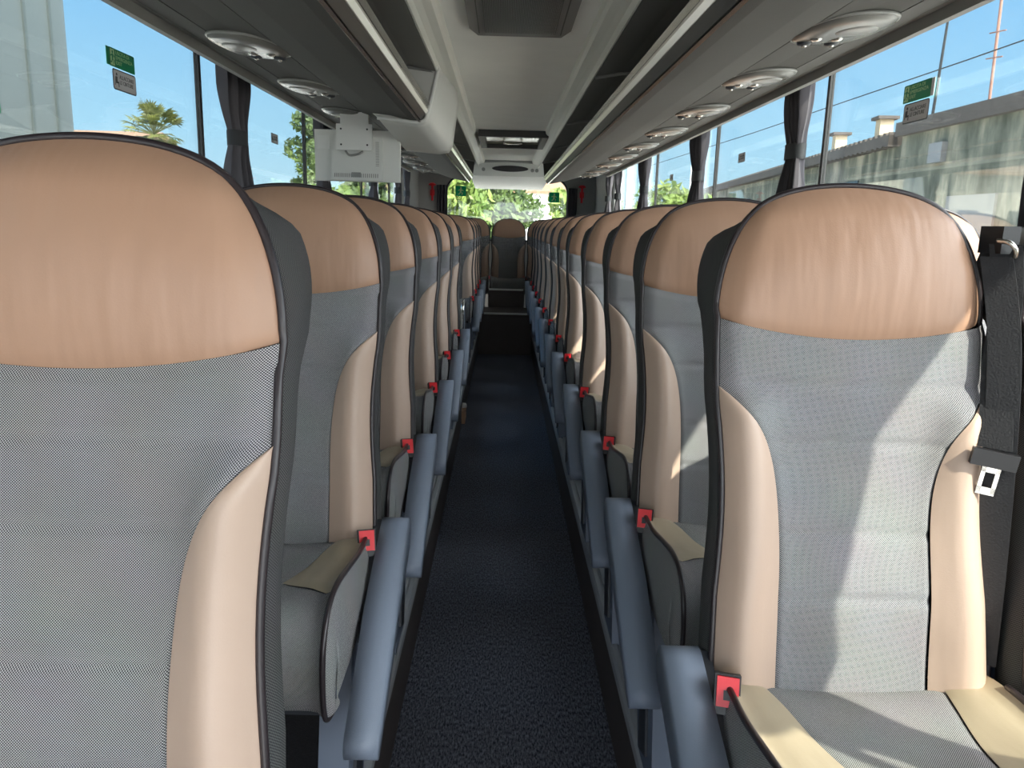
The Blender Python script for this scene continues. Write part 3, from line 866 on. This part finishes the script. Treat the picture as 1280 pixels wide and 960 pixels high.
for k, (y, w, q) in enumerate(((5.32, .30, 'just behind the second dark right curtain'), (7.30, .42, 'just behind the third dark right curtain'), (8.14, .34, 'just before the fourth dark right curtain'), (8.90, .44, 'just behind the fourth dark right curtain'))):
    sheer(1, y, w, f'white sheer curtain {q}', 60+k)
for k, (y, w, q) in enumerate(((7.35, .45, 'just behind the third dark left curtain'), (8.90, .44, 'just behind the fourth dark left curtain'))):
    sheer(-1, y, w, f'white sheer curtain {q}', 70+k)
for sg, nm in ((-1, 'left'), (1, 'right')):
    t = thing('rear_curtain', f'dark gathered curtain at the {nm} side of the rear window', 'curtain', (sg*.92, YW-.06, 0), 0, 'rear window curtains')
    bm = drape_mesh(.15, 1.15, 2.03, 1.55, 3, .018, 90+sg)
    d = obj('drape', bm, 'drape', t, True); d.rotation_euler = (0, 0, PI/2)
    bm = bmesh.new(); tube(bm, [(-.055, 0, 1.55), (.055, 0, 1.55)], .03, 8); obj('tie_band', bm, 'band', t, True)

# ------------------------------------------------------------------ stickers on the panes
def text(name, s, size, m, parent, loc, sx=1.):
    cu = bpy.data.curves.new(name, 'FONT'); cu.body = s; cu.size = size; cu.align_x = 'LEFT'; cu.align_y = 'CENTER'
    cu.extrude = .0002; cu.space_line = .95
    o = bpy.data.objects.new(name, cu); C.objects.link(o); cu.materials.append(M[m]); o.parent = parent
    bpy.context.view_layer.update()
    me = bpy.data.meshes.new_from_object(o.evaluated_get(bpy.context.evaluated_depsgraph_get()))
    bpy.data.objects.remove(o); o = bpy.data.objects.new(name, me); C.objects.link(o); o.parent = parent
    if not me.materials: me.materials.append(M[m])
    o.location = loc; o.rotation_euler = (PI/2, 0, 0); o.scale = (sx, 1, 1); return o
def rrp(w, h, r, n=4): return rr(w/2, h/2, r, 0, 0, n)
def man(bm, s, cx, cz, y, seated=False):
    n = 12
    def quad(p): bm.faces.new([bm.verts.new((cx+a*s, y, cz+b*s)) for a, b in p])
    bm.faces.new([bm.verts.new((cx+(.02+.11*math.cos(2*PI*i/n))*s, y, cz+(.38+.11*math.sin(2*PI*i/n))*s)) for i in range(n)])
    if seated:
        quad([(-.16, -.15), (.1, -.15), (.12, .22), (-.12, .22)]); quad([(-.16, -.28), (.34, -.24), (.34, -.12), (-.16, -.14)])
        quad([(.22, -.5), (.34, -.5), (.34, -.2), (.22, -.2)]); quad([(-.3, -.42), (-.22, -.42), (-.16, .2), (-.24, .2)])
    else:
        quad([(-.12, -.1), (.1, -.08), (.14, .25), (-.08, .25)]); quad([(.1, .2), (.36, .06), (.34, -.02), (.08, .1)])
        quad([(-.1, .22), (-.36, .1), (-.32, .02), (-.06, .12)]); quad([(0, -.08), (.26, -.24), (.2, -.48), (.1, -.46), (.14, -.26), (-.08, -.12)])
        quad([(-.1, -.08), (.02, -.14), (-.14, -.44), (-.36, -.4), (-.34, -.32), (-.2, -.34)])
def exit_sticker(loc, rz, lb, tab):
    t = thing('exit_sticker', lb, 'sticker', loc, rz, 'green exit stickers')
    bm = bmesh.new(); prism(bm, rrp(.165, .055, .005), 'y', -.0012, 0); obj('sticker_sheet', bm, 'green', t)
    bm = B(-.076, -.050, -.0017, -.0012, -.0235, .0235); obj('pictogram_field', bm, 'greenlight', t)
    bm = bmesh.new(); man(bm, .040, -.063, 0, -.0019); obj('running_figure', bm, 'green', t)
    text('lettering', 'USCITA DI\nEMERGENZA\nEXIT', .0155, 'greenlight', t, (-.043, -.0016, .002), 1.25)
    if tab:
        x0 = -.100 if tab < 0 else .083
        bm = B(x0, x0+.017, -.0012, 0, -.0265, .0265); obj('sticker_tab', bm, 'green' if tab < 0 else 'signgrey', t)
    return t
def belt_sticker(loc, rz, lb, s=1.):
    t = thing('belt_sticker', lb, 'sticker', loc, rz, 'grey seat belt stickers'); t.scale = (s, 1, s)
    bm = bmesh.new(); prism(bm, rrp(.152, .062, .009), 'y', -.0012, 0); obj('sticker_border', bm, 'signink', t)
    bm = bmesh.new(); prism(bm, rrp(.145, .055, .006), 'y', -.0016, -.0012); obj('sticker_sheet', bm, 'signgrey', t)
    bm = bmesh.new(); man(bm, .042, -.054, 0, -.0019, True); obj('belted_figure', bm, 'signink', t)
    text('lettering', 'ALLACCIARE\nLE CINTURE', .0170, 'signink', t, (-.035, -.0019, .002), .97)
    return t
XG = 1.2605
exit_sticker((-XG, 2.612, 1.978), PI/2, 'green emergency exit sticker on the left pane with sky behind', -1)
belt_sticker((-XG, 2.620, 1.915), PI/2, 'grey seat belt sticker under the green one on the left pane')
exit_sticker((XG, 2.552, 1.946), -PI/2, 'green emergency exit sticker on the right pane beside the antenna mast', 1)
belt_sticker((XG, 2.545, 1.884), -PI/2, 'grey seat belt sticker under the green one on the right pane')
belt_sticker((-XG, 4.263, 1.915), PI/2, 'small grey seat belt sticker left of the hanging monitor', .8)
belt_sticker((XG, 4.368, 1.894), -PI/2, 'small grey seat belt sticker between the two nearest right curtains', .8)
belt_sticker((XG, 6.174, 1.894), -PI/2, 'tiny grey seat belt sticker far down the right windows', .75)
t = thing('notice_sticker', 'green notice sticker cut off by the left photo edge', 'sticker', (-XG, 1.885, 1.79), PI/2)
bm = bmesh.new(); prism(bm, rrp(.17, .115, .005), 'y', -.0012, 0); obj('sticker_sheet', bm, 'green', t)
bm = bmesh.new()
for k in range(6): box(bm, -.07, .072, -.0017, -.0012, -.045+k*.016, -.040+k*.016)
obj('printed_rules', bm, 'greenlight', t)
for x, z, q in ((-.66, 1.955, 'left'), (.67, 1.90, 'right')):
    t = thing('exit_sticker', f'small square green exit sticker on the {q} of the rear window', 'sticker', (x, YW-.002 + .02, z), 0, 'green exit stickers')
    bm = B(-.075, .075, -.002, 0, -.07, .07); obj('sticker_sheet', bm, 'greenfilm', t)
    bm = bmesh.new(); man(bm, .11, 0, 0, -.0025); obj('running_figure', bm, 'greenlight', t)

# ------------------------------------------------------------------ outside
GZ = -1.3
bm = bmesh.new(); grid(bm, lambda u, v: (-60+120*u, -30+110*v, GZ), 4, 4); struct('ground', bm, 'asphalt')
# white box truck parked on the left, shade put into its body colour
t = thing('box_truck', 'white box truck body toned down as in shade, standing close outside the left window', 'truck', (-3.0, 0, GZ))
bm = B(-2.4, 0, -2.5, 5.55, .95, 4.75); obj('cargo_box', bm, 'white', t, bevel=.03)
for y in (5.36, 5.08, 4.2, 3.2, 2.2, 1.2):
    bm = B(-.01, .012, y-.012, y+.012, 1.0, 4.7); obj('panel_seam', bm, 'truckseam', t)
bm = B(-2.1, -.3, -3.2, 5.3, .55, .95); obj('chassis', bm, 'tyre', t)
for x in (-2.15, -.25):
    for y in (4.2, -1.6):
        bm = bmesh.new(); tube(bm, [(x-.14, y, .5), (x+.14, y, .5)], .5, 24); obj('wheel', bm, 'tyre', t, True)
# tiled house with an antenna, palm
t = thing('house', 'house with a sunlit terracotta tiled roof behind the left pane', 'house', (-19.2, 38.5, GZ))
bm = B(-5.2, .8, 0, 8, 0, 6.0); obj('house_wall', bm, 'house', t)
bm = bmesh.new(); prism(bm, [(-.6, 5.75), (4, 6.95), (8.6, 5.75), (8.6, 5.9), (4, 7.1), (-.6, 5.9)], 'x', -5.6, 1.1); obj('roof', bm, 'tile', t)
for x in (-3.5, -1.):
    bm = B(x-.5, x+.5, -.03, .05, 2.6, 4.1); obj('window', bm, 'darkwin', t)
t = thing('antenna', 'thin television antenna rising above the tiled roof', 'antenna', (-20.0, 37.2, 4.66))
bm = bmesh.new(); tube(bm, [(0, 0, 0), (0, 0, 2.85)], .03, 6); obj('mast', bm, 'steel', t)
bm = bmesh.new(); tube(bm, [(-1.0, 0, 2.75), (.1, 0, 2.7)], .018, 6); obj('boom', bm, 'steel', t)
t = thing('palm_tree', 'bushy fan palm beside the tiled roof, seen through the left pane', 'palm tree', (-14.0, 32.0, GZ))
bm = bmesh.new(); tube(bm, [(0, 0, 0), (.05, 0, 3), (0, 0, 5.9)], [.28, .2, .22], 10); obj('trunk', bm, 'bark', t, True)
bm = bmesh.new(); rnd = random.Random(8)
for k in range(54):
    az = rnd.uniform(0, 2*PI); el = rnd.uniform(-.7, 1.35)
    ln = rnd.uniform(.5, .95) * (1.0 if el < .9 else 1.15)
    d = Vector((math.cos(az)*math.cos(el), math.sin(az)*math.cos(el), math.sin(el)))
    base = Vector((0, 0, 5.95)); tip = base + d*ln
    side = d.cross(Vector((0, 0, 1))); side = side.normalized() if side.length > .01 else Vector((1, 0, 0))
    upv = side.cross(d)
    # fan blade: pleated finger leaflets
    for j in range(11):
        a = (j-5)/5*1.15
        l = rnd.uniform(.42, .58)
        dd = (d*math.cos(a) + side*math.sin(a)).normalized()
        e = tip + dd*l + Vector((0, 0, -.10*abs(a)-.06))
        w = d.cross(dd); w = upv*.012 + (side*math.cos(a)-d*math.sin(a))*.035
        v = [bm.verts.new(p) for p in (tip, tip+dd*l*.55+w, e, tip+dd*l*.55-w)]
        bm.faces.new(v)
obj('fronds', bm, 'palm', t)
bm = bmesh.new()
rnd = random.Random(8)
for k in range(54):
    az = rnd.uniform(0, 2*PI); el = rnd.uniform(-.7, 1.35); ln = rnd.uniform(.5, .95)
    d = Vector((math.cos(az)*math.cos(el), math.sin(az)*math.cos(el), math.sin(el)))
    for j in range(11): rnd.uniform(.42, .58)
    tube(bm, [Vector((0, 0, 5.95)), Vector((0, 0, 5.95))+d*ln*(1.0 if el < .9 else 1.15)], .018, 5)
obj('leaf_stalks', bm, 'palm', t)
def tree(loc, r, h, trunk, mat, lb, seed, n=2600, leaf=.11):
    t = thing('tree', lb, 'tree', (loc[0], loc[1], GZ), 0, 'trees outside'); rnd = random.Random(seed)
    bm = bmesh.new(); tube(bm, [(0, 0, 0), (.1, 0, trunk*.6), (0, .1, trunk+h*.3)], [.22, .17, .08], 8); obj('trunk', bm, 'bark', t, True)
    blobs = []
    for k in range(16):
        a = rnd.uniform(0, 2*PI); q = rnd.uniform(.2, .75)
        zz = rnd.uniform(-.8, .85)
        blobs.append((Vector((math.cos(a)*r*q*math.sqrt(1-zz*zz*.8), math.sin(a)*r*q*math.sqrt(1-zz*zz*.8), trunk+h/2+zz*h/2)), r*rnd.uniform(.28, .45)))
    bm = bmesh.new()
    for c, br in blobs:
        for k in range(n//16):
            d = Vector((rnd.gauss(0, 1), rnd.gauss(0, 1), rnd.gauss(0, 1))).normalized()
            p = c + d*br*rnd.uniform(.55, 1.05)
            x = Vector((rnd.gauss(0, 1), rnd.gauss(0, 1), rnd.gauss(0, 1)+.3)).normalized(); y = x.orthogonal().normalized()
            l = leaf*rnd.uniform(.7, 1.4)
            bm.faces.new([bm.verts.new(p+q) for q in (-x*l, y*l*.5, x*l, -y*l*.5)])
    obj('foliage', bm, mat, t)
tree((-6.9, 28), 1.05, 3.6, 2.9, 'leaf_b', 'dark leafy tree seen just left of the hanging monitor', 1, 3000, .10)
tree((-4.4, 22), 1.0, 2.4, 1.0, 'leaf_a', 'pale bushy tree seen under the hanging monitor', 2, 2200, .12)
tree((-2.5, 14), .85, 3.0, 1.0, 'leaf_b', 'dark bushy tree beyond the rear left windows', 3, 2200, .12)
tree((-1.9, 20.5), 1.7, 2.6, 1.8, 'leaf_a', 'bright leafy tree at the left of the rear window', 4, 3600, .12)
tree((-.3, 25.0), 1.7, 2.9, 2.2, 'leaf_b', 'darker tree in the middle of the rear window', 5, 3600, .12)
tree((2.1, 21), 1.35, 2.2, 1.5, 'leaf_a', 'light green tree at the right of the rear window', 6, 3000, .12)
tree((6.2, 30), 2.2, 3.0, 1.2, 'leaf_a', 'pale tree beyond the farthest right windows', 7, 2500, .16)
t = thing('house', 'white house glimpsed between trees through the rear window', 'house', (.6, 33, GZ))
bm = B(-2.2, 3.0, 0, 5, 0, 4.2); obj('house_wall', bm, 'house_white', t)
for x in (-1.2, .8):
    bm = B(x-.4, x+.4, -.03, .03, 1.6, 3.0); obj('window', bm, 'darkwin', t)
bm = bmesh.new(); prism(bm, [(-.4, 4.1), (2.5, 5.1), (5.4, 4.1), (5.4, 4.2), (2.5, 5.2), (-.4, 4.2)], 'x', -2.5, 3.3); obj('roof', bm, 'tile', t)
# long stained building on the right
t = thing('garage_building', 'tall stained flat-roofed building filling the nearest right pane', 'building', (9.0, 8, GZ))
bm = B(0, 6, 0, 10.2, 0, 5.15); obj('building_wall', bm, 'plaster', t)
bm = B(-.14, 6.1, -.1, 10.3, 5.0, 5.30); obj('roof_coping', bm, 'coping', t, bevel=.02)
for y in (2.2, 4.8):
    bm = B(-.03, .05, y-.55, y+.55, 3.3, 4.3); obj('window', bm, 'darkwin', t)
bm = B(-.12, .02, 8.3, 8.8, 4.3, 4.7); obj('wall_box', bm, 'steel', t)
bm = B(-.05, .05, 6.4, 8.0, 0, 3.6); obj('garage_door', bm, 'steel', t)
ang = math.atan2(-2.4, 25.5)
t = thing('warehouse', 'long low stained warehouse receding beyond the right windows', 'building', (9.15, 18.4, GZ), ang)
bm = bmesh.new(); prism(bm, [(0, 0), (5, .6), (5, 34), (0, 34)], 'z', 0, 4.85); obj('warehouse_wall', bm, 'plaster', t)
bm = bmesh.new()
n = 200
for i in range(n):
    y0 = 34*i/n; y1 = 34*(i+1)/n; m = .03*(1 if i % 2 else -1)
    box(bm, -.25, 3.0 if y0 < .6 else 5.0, max(y0, .3), max(y1, .31), 4.85+m*.5, 5.13+m)
obj('corrugated_eave', bm, 'coping', t)
for y in (3.8, 10, 17, 25):
    bm = B(-.03, .05, y-1.1, y+1.1, 2.3, 4.2); obj('window', bm, 'darkwin', t)
for y, q in ((3.0, 'nearer'), (6.6, 'farther')):
    px = 9.15+.6*math.cos(ang)-y*math.sin(ang); py = 18.4+.6*math.sin(ang)+y*math.cos(ang)
    c = thing('chimney', f'pale capped chimney on the warehouse roof, {q} of the two', 'chimney', (px, py, 3.885), ang, 'warehouse chimneys')
    bm = B(-.17, .17, -.17, .17, 0, .60); obj('stack', bm, 'ochre', c)
    bm = B(-.27, .27, -.27, .27, .60, .68); obj('cap', bm, 'coping', c, bevel=.02)
t = thing('antenna_mast', 'reddish antenna mast above the stained right building', 'antenna', (10.0, 16.75, 4.0))
bm = bmesh.new(); tube(bm, [(0, 0, 0), (0, .12, 3.2)], .030, 8); obj('mast', bm, 'rust', t)
for z in (1.1, 1.6, 2.4):
    bm = bmesh.new(); tube(bm, [(-.02, -.25, z), (-.02, .3, z+.06)], .014, 6); obj('spur', bm, 'rust', t)
t = thing('roof_pole', 'slim dark leaning pole beside the right exit sticker', 'pole', (9.6, 18.12, 4.0))
bm = bmesh.new(); tube(bm, [(0, .06, 0), (0, -.16, 3.4)], [.035, .022], 8); obj('pole_shaft', bm, 'tyre', t)
bm = B(-.09, .09, -.03, .15, -.0, .05); obj('pole_base', bm, 'steel', t)
bm = bmesh.new(); tube(bm, [(8.8, 4, 4.8), (8.5, 15.2, 4.72), (8.3, 27, 4.75), (8.2, 45, 5.0)], .012, 6); o = obj('overhead_cable', bm, 'tyre'); tag(o, 'thin black cable strung across the sky outside the right windows', 'cable')

# ------------------------------------------------------------------ light
sun_dir = Vector((-1.0, 1.08, -1.4)).normalized()
sl = bpy.data.lights.new('sun', 'SUN'); sl.energy = 7.8; sl.angle = .009; sl.color = (1, .93, .80)
so = bpy.data.objects.new('sun', sl); C.objects.link(so); so.rotation_euler = sun_dir.to_track_quat('-Z', 'Y').to_euler()
w = bpy.data.worlds.new('sky'); bpy.context.scene.world = w; w.use_nodes = True
nt = w.node_tree; bg = nt.nodes['Background']
tc = N(nt, 'ShaderNodeTexCoord'); sp3 = N(nt, 'ShaderNodeSeparateXYZ'); nt.links.new(tc.outputs['Generated'], sp3.inputs[0])
rp = N(nt, 'ShaderNodeValToRGB'); e = rp.color_ramp.elements
e[0].position = 0; e[0].color = (.22, .24, .25, 1); e[1].position = 1; e[1].color = (0.094, 0.288, 0.650, 1)
for p, c in ((.02, (0.486, 0.702, 0.824)), (.10, (0.371, 0.634, 0.830)), (.26, (0.209, 0.479, 0.796))):
    x = e.new(p); x.color = (*c, 1)
nt.links.new(sp3.outputs[2], rp.inputs[0])
nv = N(nt, 'ShaderNodeVectorMath', operation='NORMALIZE'); nt.links.new(tc.outputs['Generated'], nv.inputs[0])
dt = N(nt, 'ShaderNodeVectorMath', operation='DOT_PRODUCT'); nt.links.new(nv.outputs[0], dt.inputs[0]); dt.inputs[1].default_value = tuple(-sun_dir)
mx0 = N(nt, 'ShaderNodeMath', operation='MAXIMUM'); nt.links.new(dt.outputs['Value'], mx0.inputs[0]); mx0.inputs[1].default_value = 0
pw = N(nt, 'ShaderNodeMath', operation='POWER'); nt.links.new(mx0.outputs[0], pw.inputs[0]); pw.inputs[1].default_value = 2.5
gl = N(nt, 'ShaderNodeMix', data_type='RGBA', blend_type='ADD'); gl.clamp_result = False
ms = N(nt, 'ShaderNodeVectorMath', operation='SCALE'); ms.inputs[0].default_value = (6.6, 6.4, 6.3); nt.links.new(pw.outputs[0], ms.inputs['Scale'])  # broad glow round the sun, added to fill the seat fronts
gl.inputs['Factor'].default_value = 1
nt.links.new(rp.outputs[0], gl.inputs['A']); nt.links.new(ms.outputs[0], gl.inputs['B'])
nt.links.new(gl.outputs['Result'], bg.inputs[0]); bg.inputs[1].default_value = 1.0

# ------------------------------------------------------------------ camera
cam = bpy.data.cameras.new('camera'); co = bpy.data.objects.new('camera', cam); C.objects.link(co)
cam.sensor_width = 36; cam.lens = 961/1280*36; cam.clip_start = .02
yaw, pitch, rl = .015494, -.203861, math.radians(1.5)
fw = Vector((math.sin(yaw)*math.cos(pitch), math.cos(yaw)*math.cos(pitch), math.sin(pitch)))
r = Vector((math.cos(yaw), -math.sin(yaw), 0)); u = r.cross(fw)
r2 = r*math.cos(rl) + u*math.sin(rl); u2 = -r*math.sin(rl) + u*math.cos(rl)
mt = Matrix((r2, u2, -fw)).transposed().to_4x4(); mt.translation = (-.035, 0, 1.5)
co.matrix_world = mt
sc = bpy.context.scene; sc.camera = co
sc.view_settings.view_transform = 'Standard'; sc.view_settings.look = 'None'; sc.view_settings.exposure = .98; sc.view_settings.gamma = 1
sc.view_settings.use_curve_mapping = False
sc.cycles.max_bounces = 8; sc.cycles.transparent_max_bounces = 12; sc.cycles.use_denoising = True
